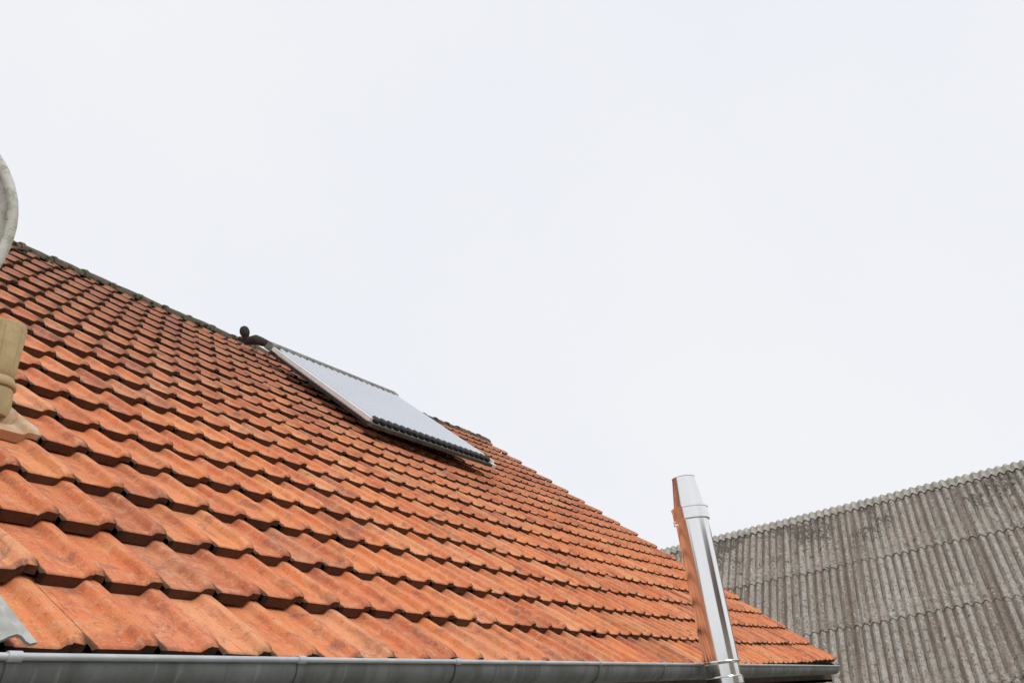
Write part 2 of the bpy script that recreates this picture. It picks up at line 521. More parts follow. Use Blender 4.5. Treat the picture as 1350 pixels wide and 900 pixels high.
dk = MB()                                  # roof deck: front slope under the tiles and the whole back slope
vs = []
for i in range(NX + 1):
    x = xs(i)
    a = roof(x, 0.05, -0.115)
    b = roof(x, VR - 0.03, -0.115)
    c_ = Vector((b.x, 2 * b.y - a.y, a.z))
    vs += [a, b, c_, a - Vector((0, 0, 0.06)), c_ - Vector((0, 0, 0.06))]
fs = []
for i in range(NX):
    p, q = i * 5, i * 5 + 5
    fs += [(p, q, q + 1, p + 1), (p + 3, p + 4, q + 4, q + 3), (p, p + 3, q + 3, q)]
dk.add(vs, fs, 0)
dk.add(vs, [(i * 5 + 1, i * 5 + 6, i * 5 + 7, i * 5 + 2) for i in range(NX)] + [(i * 5 + 2, i * 5 + 7, i * 5 + 9, i * 5 + 4) for i in range(NX)], 1)
dk.add(vs, [(0, 1, 2, 4, 3), (NX * 5, NX * 5 + 3, NX * 5 + 4, NX * 5 + 2, NX * 5 + 1)], 0)
roofo = build('roof', dk, [M_FELT, M_BACKTILE], house, 'steep orange clay tiled roof with a mossy sagging ridge')

PROF = [(0.000, -0.0335), (0.030, -0.0285), (0.065, -0.0270), (0.54, -0.0270), (0.572, -0.0258), (0.596, -0.0220), (0.644, -0.0070),
        (0.664, -0.0024), (0.695, 0.0), (0.73, 0.0003), (0.84, -0.0016), (0.885, -0.0036), (0.912, -0.0072), (0.968, -0.0160), (0.995, -0.0215)]
LEN = 0.40

def tile_mesh(seed, name, mats, detail=True):
    r = random.Random(seed)
    mb = MB()
    n = len(PROF)
    rows = []
    jy = [r.uniform(-0.0022, 0.0022) for _ in PROF]
    jz = [r.uniform(-0.0012, 0.0012) for _ in PROF]
    if r.random() < 0.5:                   # a chipped corner
        i0 = r.choice([2, 3, 4, 9, 10, 11])
        jy[i0] += r.uniform(0.004, 0.009)
    pan = -0.0270
    cr, cl = r.uniform(0.030, 0.042), r.uniform(0.010, 0.020)
    def line(y, dz, j=1.0, hump=1.0, nt_=1.0):
        out_ = []
        for i, (u, z) in enumerate(PROF):
            cut = max(0.0, (u - 0.86) / 0.135) * cr + max(0.0, 1 - u / 0.075) * cl      # corners clipped at the side lap
            zz = pan + (z - pan) * hump if z > pan else z
            out_.append(((u - 1) * W, y + jy[i] * j + cut * nt_, zz + dz + jz[i] * j))
        return out_
    hl = r.uniform(0.42, 0.62)             # the roll is nosed down at its foot
    top = [line(LEN, 0, 0, 1.0, 0.0), line(0.055, 0, 0.3, 1.0, 0.4), line(0.018, 0, 0.7, 0.5 + hl / 2), line(0.004, -0.003, 1.0, hl)]
    vv = sum(top, [])
    uv = [(u, y) for y in (1.0, 0.14, 0.045, 0.008) for u, z in PROF]
    ff = []
    for a in range(3):
        for i in range(n - 1):
            ff.append((a * n + i + 1, a * n + i, (a + 1) * n + i, (a + 1) * n + i + 1))
    mb.add(vv, ff, 0, uv, False)
    low = line(0.008, -0.040, 1.0, 1.0)
    low = [(x, y + r.uniform(-0.002, 0.004), min(z, t[2] - 0.008)) for (x, y, z), t in zip(low, top[3])]
    back = [(x, y + 0.05, z + 0.004) for x, y, z in low]
    vv = top[3] + low + back
    uv = [(u, 0.3) for u, z in PROF] * 3
    ff = []
    for a in range(2):
        for i in range(n - 1):
            ff.append((a * n + i + 1, a * n + i, (a + 1) * n + i, (a + 1) * n + i + 1))
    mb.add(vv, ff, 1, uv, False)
    # flank of the roll on the right
    e = [top[0][-1], top[1][-1], top[3][-1]]
    f = [(p[0], p[1], p[2] - 0.012) for p in e]
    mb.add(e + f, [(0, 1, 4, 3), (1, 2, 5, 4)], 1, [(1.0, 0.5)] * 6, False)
    return mb

VARS = 8
var_mb = [tile_mesh(100 + i, 'roof_tile', None) for i in range(VARS)]
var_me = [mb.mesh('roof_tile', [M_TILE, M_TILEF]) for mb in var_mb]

def tile_matrix(c, r):
    x = c * W + 0.056 + rng.gauss(0, 0.0020)
    v = r * G + rng.gauss(0, 0.0045)
    n = rng.gauss(0, 0.0028)
    spin = rng.gauss(0, R(0.75))
    tilt = rng.gauss(0, R(0.35))
    roll_ = rng.gauss(0, R(0.4))
    if (c, r) == (0, 1):                   # the slipped tile above the grey sheet
        spin, v, n, roll_ = R(4.0), v - 0.012, 0.008, R(-2.0)
    if (c, r) in ((1, 0), (-1, 2)):
        spin += R(1.2)
    o = roof(x, v, n)
    ex = (roof(x + 0.05, v, n) - roof(x - 0.05, v, n)).normalized()
    nn = Vector((0, -ST, CT))
    ey = Vector((0, CT, ST))
    a = math.atan2(STEP, G) + tilt
    ey = (ey * math.cos(a) - nn * math.sin(a)).normalized()
    ez = ex.cross(ey).normalized()
    ey = ez.cross(ex).normalized()
    m = Matrix(((ex.x, ey.x, ez.x, 0), (ex.y, ey.y, ez.y, 0), (ex.z, ey.z, ez.z, 0), (0, 0, 0, 1)))
    return Matrix.Translation(o) @ m @ Matrix.Rotation(spin, 4, 'Z') @ Matrix.Rotation(roll_, 4, 'Y')

VENT_TILE = (2, 4)                         # this place holds the plastic vent tile
tiles = []
for r in range(NROW):
    for c in range(C0, C1 + 1):
        mtx = tile_matrix(c, r)
        if (c, r) == VENT_TILE:
            vent_m = mtx
            continue
        p = mtx @ Vector((-W / 2, G / 2, 0)) - CAMP
        d = p.dot(FWD)
        px = 675 + FOC * p.dot(RIGHT) / max(d, 0.01)
        py = 450 + FOC * p.dot(DOWN) / max(d, 0.01)
        seen = d > 0.2 and -45 < px < 1390 and -30 < py < 940
        tiles.append((0 if seen else 1, d, c, r, mtx, rng.randrange(VARS)))
tiles.sort(key=lambda t: (t[0], t[1]))
for t in tiles[:300]:
    o = part('roof_tile', var_me[t[5]], roofo, t[4])
fld = MB()
rv = []
for t in tiles[300:]:
    mb = var_mb[t[5]]
    vsw = [t[4] @ Vector(p) for p in mb.v]
    b = len(fld.v)
    fld.v += [tuple(p) for p in vsw]
    fld.f += [tuple(b + k for k in fc) for fc in mb.f]
    fld.m += mb.m
    fld.sm += mb.sm
    fld.uv += mb.uv
    rv += [rng.random()] * len(vsw)
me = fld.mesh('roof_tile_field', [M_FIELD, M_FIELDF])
at = me.attributes.new('rnd', 'FLOAT', 'POINT')
at.data.foreach_set('value', rv)
o = part('roof_tile_field', me, roofo)
o['kind'] = 'stuff'

# ridge tiles, overlapping half rounds in lumpy mortar
rid_me = []
for sd in range(5):
    r_ = random.Random(sd)
    mb = MB()
    seg, L = 10, 0.36
    prof = [(0.0, 0.112), (0.035, 0.115), (0.05, 0.106), (0.2, 0.101), (L, 0.094)]
    vs, fs = [], []
    for y, rad in prof:
        for k_ in range(seg + 1):
            a = math.pi * k_ / seg * 1.12 - math.pi * 0.06
            q = rad * (1 + r_.uniform(-0.035, 0.035))
            vs.append((y, -math.cos(a) * q, math.sin(a) * q * 0.92))
    n1 = seg + 1
    for a in range(len(prof) - 1):
        for k_ in range(seg):
            fs.append((a * n1 + k_, (a + 1) * n1 + k_, (a + 1) * n1 + k_ + 1, a * n1 + k_ + 1))
    mb.add(vs, fs, 0, None, True)
    rim = vs[:n1]
    inn = [(x, y * 0.86, z * 0.86) for x, y, z in rim]
    mb.add(rim + inn, [(k_, k_ + 1, n1 + k_ + 1, n1 + k_) for k_ in range(seg)], 0)
    rid_me.append(mb.mesh('ridge_tile', M_RIDGE))
x = XL
RXE = 10.30
i = 0
while x < RXE - 0.1:
    p = roof(x, VR, -0.085)
    q = roof(x + 0.32, VR, -0.085)
    ex = (q - p).normalized()
    ey = Vector((0, 0, 1)).cross(ex).normalized()
    ez = ex.cross(ey)
    m = Matrix(((ex.x, ey.x, ez.x, p.x), (ex.y, ey.y, ez.y, p.y), (ex.z, ey.z, ez.z, p.z + rng.uniform(-0.006, 0.008)), (0, 0, 0, 1)))
    m = m @ Matrix.Rotation(rng.gauss(0, R(1.4)), 4, 'Y') @ Matrix.Rotation(rng.gauss(0, R(1.0)), 4, 'Z')
    part('ridge_tile', rid_me[i % 5], roofo, m)
    x += 0.318
    i += 1

# moss cushions growing along the ridge
ms = MB()
for k_ in range(230):
    x = rng.uniform(0.5, 10.1)
    v = VR - abs(rng.gauss(0, 0.10)) - 0.015
    n = -0.012 if v < VR - 0.1 else 0.0
    c_ = roof(x, v, n + rng.uniform(-0.02, 0.004))
    rad = rng.uniform(0.008, 0.022)
    vs, fs = [], []
    sg = 6
    for a in range(3):
        ph = a / 2.4 * math.pi / 2
        for b in range(sg):
            th = 2 * math.pi * b / sg
            q = rad * math.cos(ph) * rng.uniform(0.75, 1.25)
            vs.append(c_ + Vector((math.cos(th) * q * 1.3, math.sin(th) * q * CT, math.sin(th) * q * ST)) + Vector((0, -ST, CT)) * (math.sin(ph) * rad * 0.8))
    for a in range(2):
        for b in range(sg):
            b2 = (b + 1) % sg
            fs.append((a * sg + b, a * sg + b2, (a + 1) * sg + b2, (a + 1) * sg + b))
    fs.append(tuple(2 * sg + b for b in range(sg)))
    ms.add(vs, fs, 0, None, True)
o = build('moss', ms, plain('dark_moss', (0.085, 0.085, 0.045), 0.98, 0, 0.5, 40.0, (0.045, 0.042, 0.026), 0.9, 0.1, 0.01), roofo)
o['kind'] = 'stuff'

# barge board under the gable verge
bb = MB()
a = roof(10.28, -0.02, -0.125)
b = roof(10.28, VR, -0.125)
up = Vector((0, -ST, CT))
bb.box((a + b) / 2 - up * 0.06, (0.016, 0, 0), (b - a) / 2, up * 0.075)
build('barge_board', bb, M_WOOD, roofo)

# walls, soffit
wl_ = MB()
yb = 2 * roof(5, VR, 0).y
x0, x1, y0, y1, zt = XL + 0.15, 10.05, 0.42, yb - 0.42, Z0 + 0.30
wl_.add([(x0, y0, 0), (x1, y0, 0), (x1, y1, 0), (x0, y1, 0), (x0, y0, zt), (x1, y0, zt), (x1, y1, zt), (x0, y1, zt),
         (x0, yb / 2, zt + (yb / 2 - y0) * math.tan(TH) - 0.06), (x1, yb / 2, zt + (yb / 2 - y0) * math.tan(TH) - 0.06)],
        [(0, 1, 5, 4), (1, 2, 6, 9, 5), (2, 3, 7, 6), (3, 0, 4, 8, 7)])
build('wall', wl_, M_WALL, house)
sf = MB()
sf.box((4.15, 0.24, Z0 - 0.16), ((XR - XL) / 2 - 0.12, 0, 0), (0, 0.19, 0), (0, 0, 0.012))
build('soffit', sf, M_WOOD, house)
sf = MB()
sf.box((4.15, 0.062, Z0 - 0.09), ((XR - XL) / 2 - 0.10, 0, 0), (0, 0.012, 0), (0, 0, 0.085))
build('fascia', sf, M_WOOD, house)

# gutter: half round zinc with a rolled bead on its front lip
GY = -0.155
ga = at_y(0, 866.5, GY)
gb = at_y(1106, 877.5, GY)
def gut(x):
    t = (x - ga.x) / (gb.x - ga.x)
    return ga.z + (gb.z - ga.z) * t
GX0, GX1 = XL + 0.05, gb.x + 0.02
GR = 0.072
gm = MB()
NG, SG = 48, 14
def gut_ring(x, rad, a0=0.0, a1=math.pi):
    z = gut(x)
    return [(x, GY + GR - math.cos(a0 + (a1 - a0) * k_ / SG) * rad, z - 0.004 - math.sin(a0 + (a1 - a0) * k_ / SG) * rad * 1.05) for k_ in range(SG + 1)]
vs = []
for i in range(NG + 1):
    x = GX0 + (GX1 - GX0) * i / NG
    vs += gut_ring(x, GR) + gut_ring(x, GR - 0.003)
n1 = 2 * (SG + 1)
fs = []
for i in range(NG):
    for k_ in range(SG):
        fs.append((i * n1 + k_, i * n1 + k_ + 1, (i + 1) * n1 + k_ + 1, (i + 1) * n1 + k_))
        q = SG + 1 + k_
        fs.append((i * n1 + q, (i + 1) * n1 + q, (i + 1) * n1 + q + 1, i * n1 + q + 1))
gm.add(vs, fs, 0, None, True)
gutter = build('gutter', gm, M_ZINC, house)
bd = MB()
bd.tube([(GX0 + (GX1 - GX0) * i / 24, GY - 0.003, gut(GX0 + (GX1 - GX0) * i / 24) + 0.002) for i in range(25)], 0.0078, 10)
build('gutter_bead', bd, M_ZINCB, gutter)
for px in (16, 396, 602, 790, 875):
    x = at_y(px, 872, GY).x
    bk = MB()
    for dx in (0.0,):
        r1, r2 = gut_ring(x - 0.013, GR + 0.0035), gut_ring(x + 0.013, GR + 0.0035)
        bk.add(r1 + r2, [(k_, k_ + 1, SG + 2 + k_, SG + 1 + k_) for k_ in range(SG)], 0, None, True)
    bk.tube([(x - 0.014, GY - 0.003, gut(x) + 0.002), (x + 0.014, GY - 0.003, gut(x) + 0.002)], 0.0112, 10, 1)
    build('gutter_bracket', bk, [M_ZINC, M_ZINCB], gutter)
ec = MB()
rg = gut_ring(GX1, GR)
ec.add(rg, [tuple(range(len(rg)))])
ec.add([(GX1 + 0.004, y, z) for x, y, z in rg], [tuple(range(len(rg)))])
ec.add(rg + [(GX1 + 0.004, y, z) for x, y, z in rg], [(k_, k_ + 1, SG + 2 + k_, SG + 1 + k_) for k_ in range(SG)])
build('gutter_end_cap', ec, M_ZINC, gutter)

# ------------------------------------------------------------------ pale corrugated offcut at the left end of the eave
cs = MB()
sx1, nw, pw = -0.138, 14, 0.078
vs, fs = [], []
for j, v in enumerate((-0.060, 0.30)):
    for i in range(nw * 6 + 1):
        x = sx1 - i * pw / 6 - (0.055 if j else 0.0)
        h = 0.026 + 0.0105 * math.cos(2 * math.pi * i / 6 + 2.2)
        vs.append(roof(x, v, h + (0.012 if j else 0)))
nn_ = nw * 6 + 1
fs = [(i, nn_ + i, nn_ + i + 1, i + 1) for i in range(nn_ - 1)]
dn = Vector((0, ST, -CT)) * 0.007
lowv = [p + dn for p in vs]
cs.add(vs, fs, 0, None, True)
cs.add(lowv, [tuple(reversed(f)) for f in fs], 0, None, True)
cs.add(vs[:nn_] + lowv[:nn_], [(i, i + 1, nn_ + i + 1, nn_ + i) for i in range(nn_ - 1)])
cs.add([vs[0], vs[nn_], lowv[nn_], lowv[0]], [(0, 1, 2, 3)])
o = build('corrugated_sheet', cs, M_GREYSHEET, None)
o['label'] = 'pale grey corrugated sheet lying over the tiles above the gutter'
o['category'] = 'roofing sheet'

# ------------------------------------------------------------------ vent pipe with its plastic base tile
vp = vent_m @ Vector((-0.105, 0.215, -0.035))
vent = thing('vent_pipe', vp, 'tan plastic vent pipe with a ball joint on a beige base tile', 'vent pipe')
part('base_tile', var_mb[0].mesh('base_tile', [M_VENTT, M_VENTT]), vent, vent_m)
axis = at_depth(-10, 522, (vp - CAMP).dot(FWD) - 0.06)
zx = Vector((axis.x, axis.y, 0))
def ven(z, r):
    return r
ball = MB()
bz = axis.z
prof = [(-0.085, 0.058), (-0.06, 0.065), (-0.03, 0.0675), (0.0, 0.067), (0.02, 0.066), (0.03, 0.062)]
ball.tube([(axis.x, axis.y, bz + a) for a, b in prof], [b for a, b in prof], 28)
build('ball_joint', ball, M_VENT, vent)
colr = MB()
prof = [(0.026, 0.071), (0.030, 0.0745), (0.045, 0.073), (0.062, 0.066), (0.074, 0.058)]
colr.tube([(axis.x, axis.y, bz + a) for a, b in prof], [b for a, b in prof], 28)
build('collar', colr, M_VENT, vent)
cap = MB()
prof = [(0.07, 0.058), (0.075, 0.0625), (0.10, 0.064), (0.29, 0.079), (0.297, 0.077), (0.298, 0.066)]
cap.tube([(axis.x, axis.y, bz + a) for a, b in prof], [b for a, b in prof], 28)
capo = build('vent_cap', cap, M_VENT, vent)
for aa in (-165, -115, -65, -15, 35, 85, 135, 175):
    rb = MB()
    d_ = Vector((math.cos(R(aa)), math.sin(R(aa)), 0))
    p0 = Vector((axis.x, axis.y, bz + 0.105)) + d_ * 0.0640
    p1 = Vector((axis.x, axis.y, bz + 0.275)) + d_ * 0.0775
    rb.tube([p0, p1], 0.0022, 6)
    build('rib', rb, M_VENT, capo)
neck = MB()
neck.tube([vp - Vector((0, 0, 0.03)), Vector((axis.x, axis.y, bz - 0.07))], [0.085, 0.066], 24)
build('neck', neck, M_VENTT, vent)

# ------------------------------------------------------------------ satellite dish beside the frame
DR = 0.50
dc = at_depth(-24, 277, 2.3)
az, el = R(-130), R(5)
dn_ = Vector((math.cos(el) * math.cos(az), math.cos(el) * math.sin(az), math.sin(el)))
da = Vector((0, 0, 1)).cross(dn_).normalized()
db = dn_.cross(da)
dc = Vector((-0.490, 0.690, 1.290 + Z0))
mast_foot = roof(dc.x + 0.10, (dc.y + 0.13) / CT, -0.03)
dish = thing('satellite_dish', mast_foot, 'mossy pale satellite dish on a mast rising above the tiles', 'satellite dish')
dm = MB()
SGD = 72
rings = [(0.0, -0.120), (0.15, -0.116), (0.35, -0.098), (0.6, -0.062), (0.8, -0.030), (0.875, -0.024), (0.90, -0.020), (0.92, -0.016), (0.94, -0.012), (0.96, -0.010), (0.97, -0.012), (0.972, -0.016), (0.97, -0.022), (0.96, -0.024)]
back = [(0.90, -0.034), (0.8, -0.044), (0.6, -0.067), (0.35, -0.105), (0.15, -0.123), (0.0, -0.127)]
vs = []
for rr, hh in rings + back:
    for k_ in range(SGD):
        a = 2 * math.pi * k_ / SGD
        vs.append(dc + da * (math.cos(a) * DR * rr) + db * (math.sin(a) * DR * rr * 1.08) + dn_ * hh)
fs = []
for i in range(len(rings) + len(back) - 1):
    for k_ in range(SGD):
        k2 = (k_ + 1) % SGD
        fs.append((i * SGD + k_, i * SGD + k2, (i + 1) * SGD + k2, (i + 1) * SGD + k_))
dm.add(vs, fs, 0, None, True)
build('reflector', dm, M_DISH, dish)
rm_ = MB()
rm_.tube([dc + da * (math.cos(2 * math.pi * k_ / 96) * DR * 0.972) + db * (math.sin(2 * math.pi * k_ / 96) * DR * 0.972 * 1.08) + dn_ * 0.004 for k_ in range(97)], 0.016, 12, 0, False)
build('rim', rm_, M_DISH, dish)
mt = MB()
mtop = Vector((mast_foot.x, mast_foot.y, dc.z + 0.12))
mt.tube([mast_foot, mtop], 0.024, 16)
build('mast', mt, M_ALUD, dish)
br = MB()
bc_ = dc - dn_ * 0.13
br.box(bc_ - dn_ * 0.02, da * 0.09, db * 0.11, dn_ * 0.02)
br.tube([bc_, Vector((mtop.x, mtop.y, dc.z))], 0.028, 10)
build('bracket', br, M_ALUD, dish)
am = MB()
lnb = dc + dn_ * 0.62 - db * 0.36
am.tube([dc - db * 0.52 - dn_ * 0.02, lnb], 0.014, 10)
arm = build('feed_arm', am, M_ALUD, dish)
lb = MB()
ldir = (dc - lnb).normalized()
lb.tube([lnb - ldir * 0.09, lnb - ldir * 0.02, lnb, lnb + ldir * 0.05], [0.022, 0.024, 0.032, 0.034], 16)
build('feed_horn', lb, M_ALU, arm)

# ------------------------------------------------------------------ evacuated tube solar collector
def rp3(x, v, n):
    return Vector((x, v * CT - n * ST, Z0 + v * ST + n * CT))
BL, BR_, TL, TR = rp3(4.56, 3.74, 0.135), rp3(6.76, 3.72, 0.21), rp3(4.56, 5.70, 0.175), rp3(6.80, 5.68, 0.245)
ex = (BR_ - BL + TR - TL)
PWD = ex.length / 2
ex.normalize()
ey = (TL - BL + TR - BR_)
PLN = ey.length / 2
ey = (ey - ex * ey.dot(ex)).normalized()
ez = ex.cross(ey)
def sp_(a, b, c=0.0):
    return BL + ex * a + ey * b + ez * c
sol = thing('solar_collector', rp3(5.7, 4.7, 0.0), 'solar thermal collector of parallel glass tubes lying on the tiled roof', 'solar panel')
NTB = 20
pit = (PWD - 0.10) / NTB
rf = MB()
rf.box(sp_(PWD / 2, PLN / 2 - 0.02, -0.042), ex * (PWD / 2 - 0.03), ey * (PLN / 2 - 0.08), ez * 0.004)
build('reflector_sheet', rf, M_MIRROR, sol)
tr = MB()  # black tray added to deepen the shadow under the collector
tr.box(sp_(PWD / 2, PLN / 2 - 0.02, -0.062), ex * (PWD / 2 - 0.02), ey * (PLN / 2 - 0.05), ez * 0.014)
build('shadow_tray', tr, M_RUBBER, sol)
tb = MB()
tb.tube([Vector((0, 0.0, 0)), Vector((0, PLN - 0.20, 0))], 0.030, 18)
tbm = tb.mesh('glass_tube', M_TUBE)
cp = MB()
cp.tube([Vector((0, 0.035, 0)), Vector((0, 0.0, 0)), Vector((0, -0.035, 0)), Vector((0, -0.055, 0)), Vector((0, -0.06, 0))], [0.029, 0.033, 0.033, 0.024, 0.010], 14)
cpm = cp.mesh('end_cap', M_RUBBER)
B3 = Matrix(((ex.x, ey.x, ez.x, 0), (ex.y, ey.y, ez.y, 0), (ex.z, ey.z, ez.z, 0), (0, 0, 0, 1)))
for i in range(NTB):
    a = 0.05 + pit * (i + 0.5)
    part('glass_tube', tbm, sol, Matrix.Translation(sp_(a, 0.08)) @ B3)
    part('end_cap', cpm, sol, Matrix.Translation(sp_(a, 0.055)) @ B3)
def rail(name, a0, b0, a1, b1, w, h, c, mat):
    mb = MB()
    p, q = sp_(a0, b0, c), sp_(a1, b1, c)
    d_ = (q - p)
    s_ = d_.normalized().cross(ez)
    mb.box((p + q) / 2, d_ / 2, s_ * w, ez * h)
    return build(name, mb, mat, sol)
rail('side_rail', 0.0, 0.0, 0.0, PLN - 0.06, 0.018, 0.021, -0.004, M_ALU)
rail('side_rail', PWD, 0.0, PWD, PLN - 0.06, 0.022, 0.030, -0.022, M_ALU)
rail('bottom_rail', -0.01, -0.02, PWD - 0.06, -0.02, 0.030, 0.018, -0.045, M_ALUD)
rail('bottom_rail_end', PWD - 0.06, -0.02, PWD + 0.02, -0.02, 0.031, 0.020, -0.040, M_ALU)
mn = MB()
vs = []
pr = [(-0.065, -0.05), (-0.065, 0.022), (-0.050, 0.038), (0.035, 0.046), (0.060, 0.030), (0.065, -0.05)]
for a in (-0.02, PWD - 0.04):
    vs += [sp_(a, PLN - 0.075 + p, q) for p, q in pr]
n6 = len(pr)
mn.add(vs, [(i, (i + 1) % n6, n6 + (i + 1) % n6, n6 + i) for i in range(n6)] + [tuple(reversed(range(n6))), tuple(range(n6, 2 * n6))])
build('manifold', mn, M_MANI, sol)
for a in (0.45, PWD - 0.45):
    for b in (0.35, PLN - 0.35):
        hk = MB()
        hk.box(sp_(a, b, -0.085), ex * 0.018, ey * 0.05, ez * 0.036)
        build('roof_hook', hk, M_ALUD, sol)
# insulated pipe stub and air vent at the manifold's end
mdep = (sp_(0, PLN, 0.03) - CAMP).dot(FWD)
pb0, pb1, pb2 = at_depth(352, 453, mdep), at_depth(337, 447.5, mdep + 0.05), at_depth(325, 450, mdep + 0.12)
el_ = MB()
el_.tube([pb0, (pb0 + pb1) / 2, pb1, (pb1 + pb2) / 2, pb2, at_depth(316, 446, mdep + 0.2)], [0.040, 0.050, 0.056, 0.050, 0.036, 0.026], 14)
build('insulated_elbow', el_, M_FOAM, sol)
av = MB()
k0, k1 = at_depth(326, 452, mdep + 0.10), at_depth(322, 435, mdep + 0.10)
dv = Vector((0, 0, 1))
pts = [(-0.02, 0.034), (0.05, 0.034), (0.075, 0.038), (0.10, 0.050), (0.13, 0.056), (0.165, 0.050), (0.19, 0.032), (0.198, 0.012)]
kd = (k1 - k0).normalized()
av.tube([k0 + kd * a for a, b in pts], [b for a, b in pts], 16)
build('air_vent', av, M_FOAM, sol)

# ------------------------------------------------------------------ stainless steel flue in front of the eave
FY = -0.30
ft = at_y(900.5, 630, FY - 0.035)
f2 = at_y(949.5, 866, FY)              # the flue leans a little out of plumb
fx = f2.x
zt_ = ft.z
FAX = (ft - f2) / (ft.z - f2.z)
def fpt(z):
    return f2 + FAX * (z - f2.z)
def fz(px, py):
    return at_y(px, py, FY).z
flue = thing('flue_pipe', (fpt(0).x, fpt(0).y, 0), 'polished stainless steel flue pipe with a tapered top in front of the gutter', 'chimney pipe')
FR = 0.113
def lathe(name, prof, parent=flue, mat=M_STEEL, seg=48):
    mb = MB()
    for (za, ra), (zb, rb_) in zip(prof[:-1], prof[1:]):       # crisp rolled edges, round walls
        mb.tube([fpt(za), fpt(zb + (1e-5 if zb == za else 0))], [ra, rb_], seg, 0, False)
    return build(name, mb, mat, parent)
z_c1 = fz(913, 690)
z_c0 = fz(909, 674)
z_r1, z_r2 = fz(957, 872), fz(962, 891)
# pipe wall
lathe('pipe_section', [(z_r1 + 0.004, FR), (z_c1 + 0.003, FR)])
lathe('pipe_section', [(z_r2 - 0.02, FR * 0.93), (z_r1 - 0.012, FR * 0.93)])
lathe('pipe_section', [(0.25, FR), (z_r2 - 0.045, FR)])
lathe('locking_band', [(z_c1 - 0.004, FR + 0.001), (z_c1 - 0.004, FR + 0.008), (z_c1 + 0.002, FR + 0.010), (z_c0 - 0.010, FR + 0.009), (z_c0 - 0.008, FR + 0.014), (z_c0, FR + 0.014), (z_c0 + 0.003, FR - 0.010)])
lathe('locking_band', [(z_r1 - 0.016, FR * 0.93 + 0.001), (z_r1 - 0.008, FR + 0.006), (z_r1 - 0.002, FR + 0.008), (z_r1 + 0.003, FR + 0.006), (z_r1 + 0.005, FR + 0.001)])
lathe('locking_band', [(z_r2 - 0.05, FR + 0.001), (z_r2 - 0.045, FR + 0.004), (z_r2 - 0.022, FR + 0.004), (z_r2 - 0.008, FR + 0.004), (z_r2 - 0.004, FR + 0.006), (z_r2 + 0.002, FR * 0.93)])
lathe('tapered_cap', [(z_c0, FR - 0.006), (zt_ - 0.004, FR * 0.70), (zt_, FR * 0.70 + 0.002), (zt_ + 0.001, FR * 0.66), (zt_ - 0.06, FR * 0.66)])
lt = MB()
ld = Vector((-0.62, -0.78, 0)).normalized()
ld = -RIGHT.copy(); ld.z = 0; ld.normalize()
for zz in (z_c1 + 0.002, z_c1 - 0.018):
    lt.box(fpt(zz) + ld * (FR + 0.006), ld * 0.008, ld.cross(Vector((0, 0, 1))) * 0.018, Vector((0, 0, 0.005)))
build('latch', lt, M_STEEL, flue)
for zz in (1.1,):
    wb = MB()
    wb.box((fpt(zz).x, (FY + 0.42) / 2 + 0.05, zz), (0.11, 0, 0), (0, (0.42 - FY) / 2 - 0.06, 0), (0, 0, 0.02))
    build('wall_bracket', wb, M_STEEL, flue)
bs_ = MB()
bs_.box((fpt(0.12).x, fpt(0.12).y, 0.125), (0.17, 0, 0), (0, 0.17, 0), (0, 0, 0.125))
build('base', bs_, M_GREYSHEET, flue)

# ------------------------------------------------------------------ barn with a corrugated fibre-cement roof
BO = Vector((20.9006, 3.7698, 3.9925 + Z0))
PHI = R(-91.2109)
BP = R(180 - 136.595)
be = Vector((math.cos(PHI), math.sin(PHI), 0))
bn = Vector((math.sin(PHI), -math.cos(PHI), 0))          # horizontal, away from the ridge towards the house
bdn = Vector((bn.x * math.cos(BP), bn.y * math.cos(BP), -math.sin(BP)))
bup = be.cross(bdn)
if bup.z < 0:
    bup = -bup
WP, AMP = 0.177, 0.0370
def wave(i):
    return 1.0 - 2.0 * abs(math.sin(math.pi * i)) ** 2.2     # broad rounded crests, narrow valleys

I0, I1 = -22, 63                            # waves along the ridge
def bpt(i, v, h=0.0):
    return BO + be * (i * WP) + bdn * v + bup * h
LAPS = [0.22, 2.404, 4.466, 6.491, 8.2]
barn = thing('barn', BO + bn * 0 - Vector((0, 0, BO.z)), 'barn with a steep grey corrugated roof mottled with lichen', 'barn')
bdk = MB()
VE = 8.15
e0, e1 = bpt(I0 + 0.5, 0.02, -0.06), bpt(I1 - 0.5, 0.02, -0.06)
a0, a1 = bpt(I0 + 0.5, VE, -0.06), bpt(I1 - 0.5, VE, -0.06)
mir = lambda p: p - bn * (2 * (p - BO).dot(bn))
c0_, c1_ = mir(a0), mir(a1)
bdk.add([a0, e0, e1, a1, c0_, c1_], [(0, 3, 2, 1), (1, 2, 5, 4)], 0)
broof = build('roof', bdk, M_BARNWALL, barn, 'grey corrugated fibre-cement roof mottled with pink and black lichen')
bw = MB()
ww = 8.15 * math.cos(BP) - 0.45
zt2 = BO.z - (ww) * math.tan(BP) - 0.15
q = []
for i in (I0 + 2.5, I1 - 2.5):
    for s_ in (1, -1):
        b0 = BO + be * (i * WP) + bn * (ww * s_)
        q += [Vector((b0.x, b0.y, 0)), Vector((b0.x, b0.y, max(zt2, 0.3)))]
    b0 = BO + be * (i * WP)
    q.append(Vector((b0.x, b0.y, BO.z - 0.15)))
bw.add(q, [(0, 1, 4, 3, 2), (5, 7, 8, 9, 6), (0, 5, 6, 1), (2, 3, 8, 7)])
build('wall', bw, M_BARNWALL, barn)

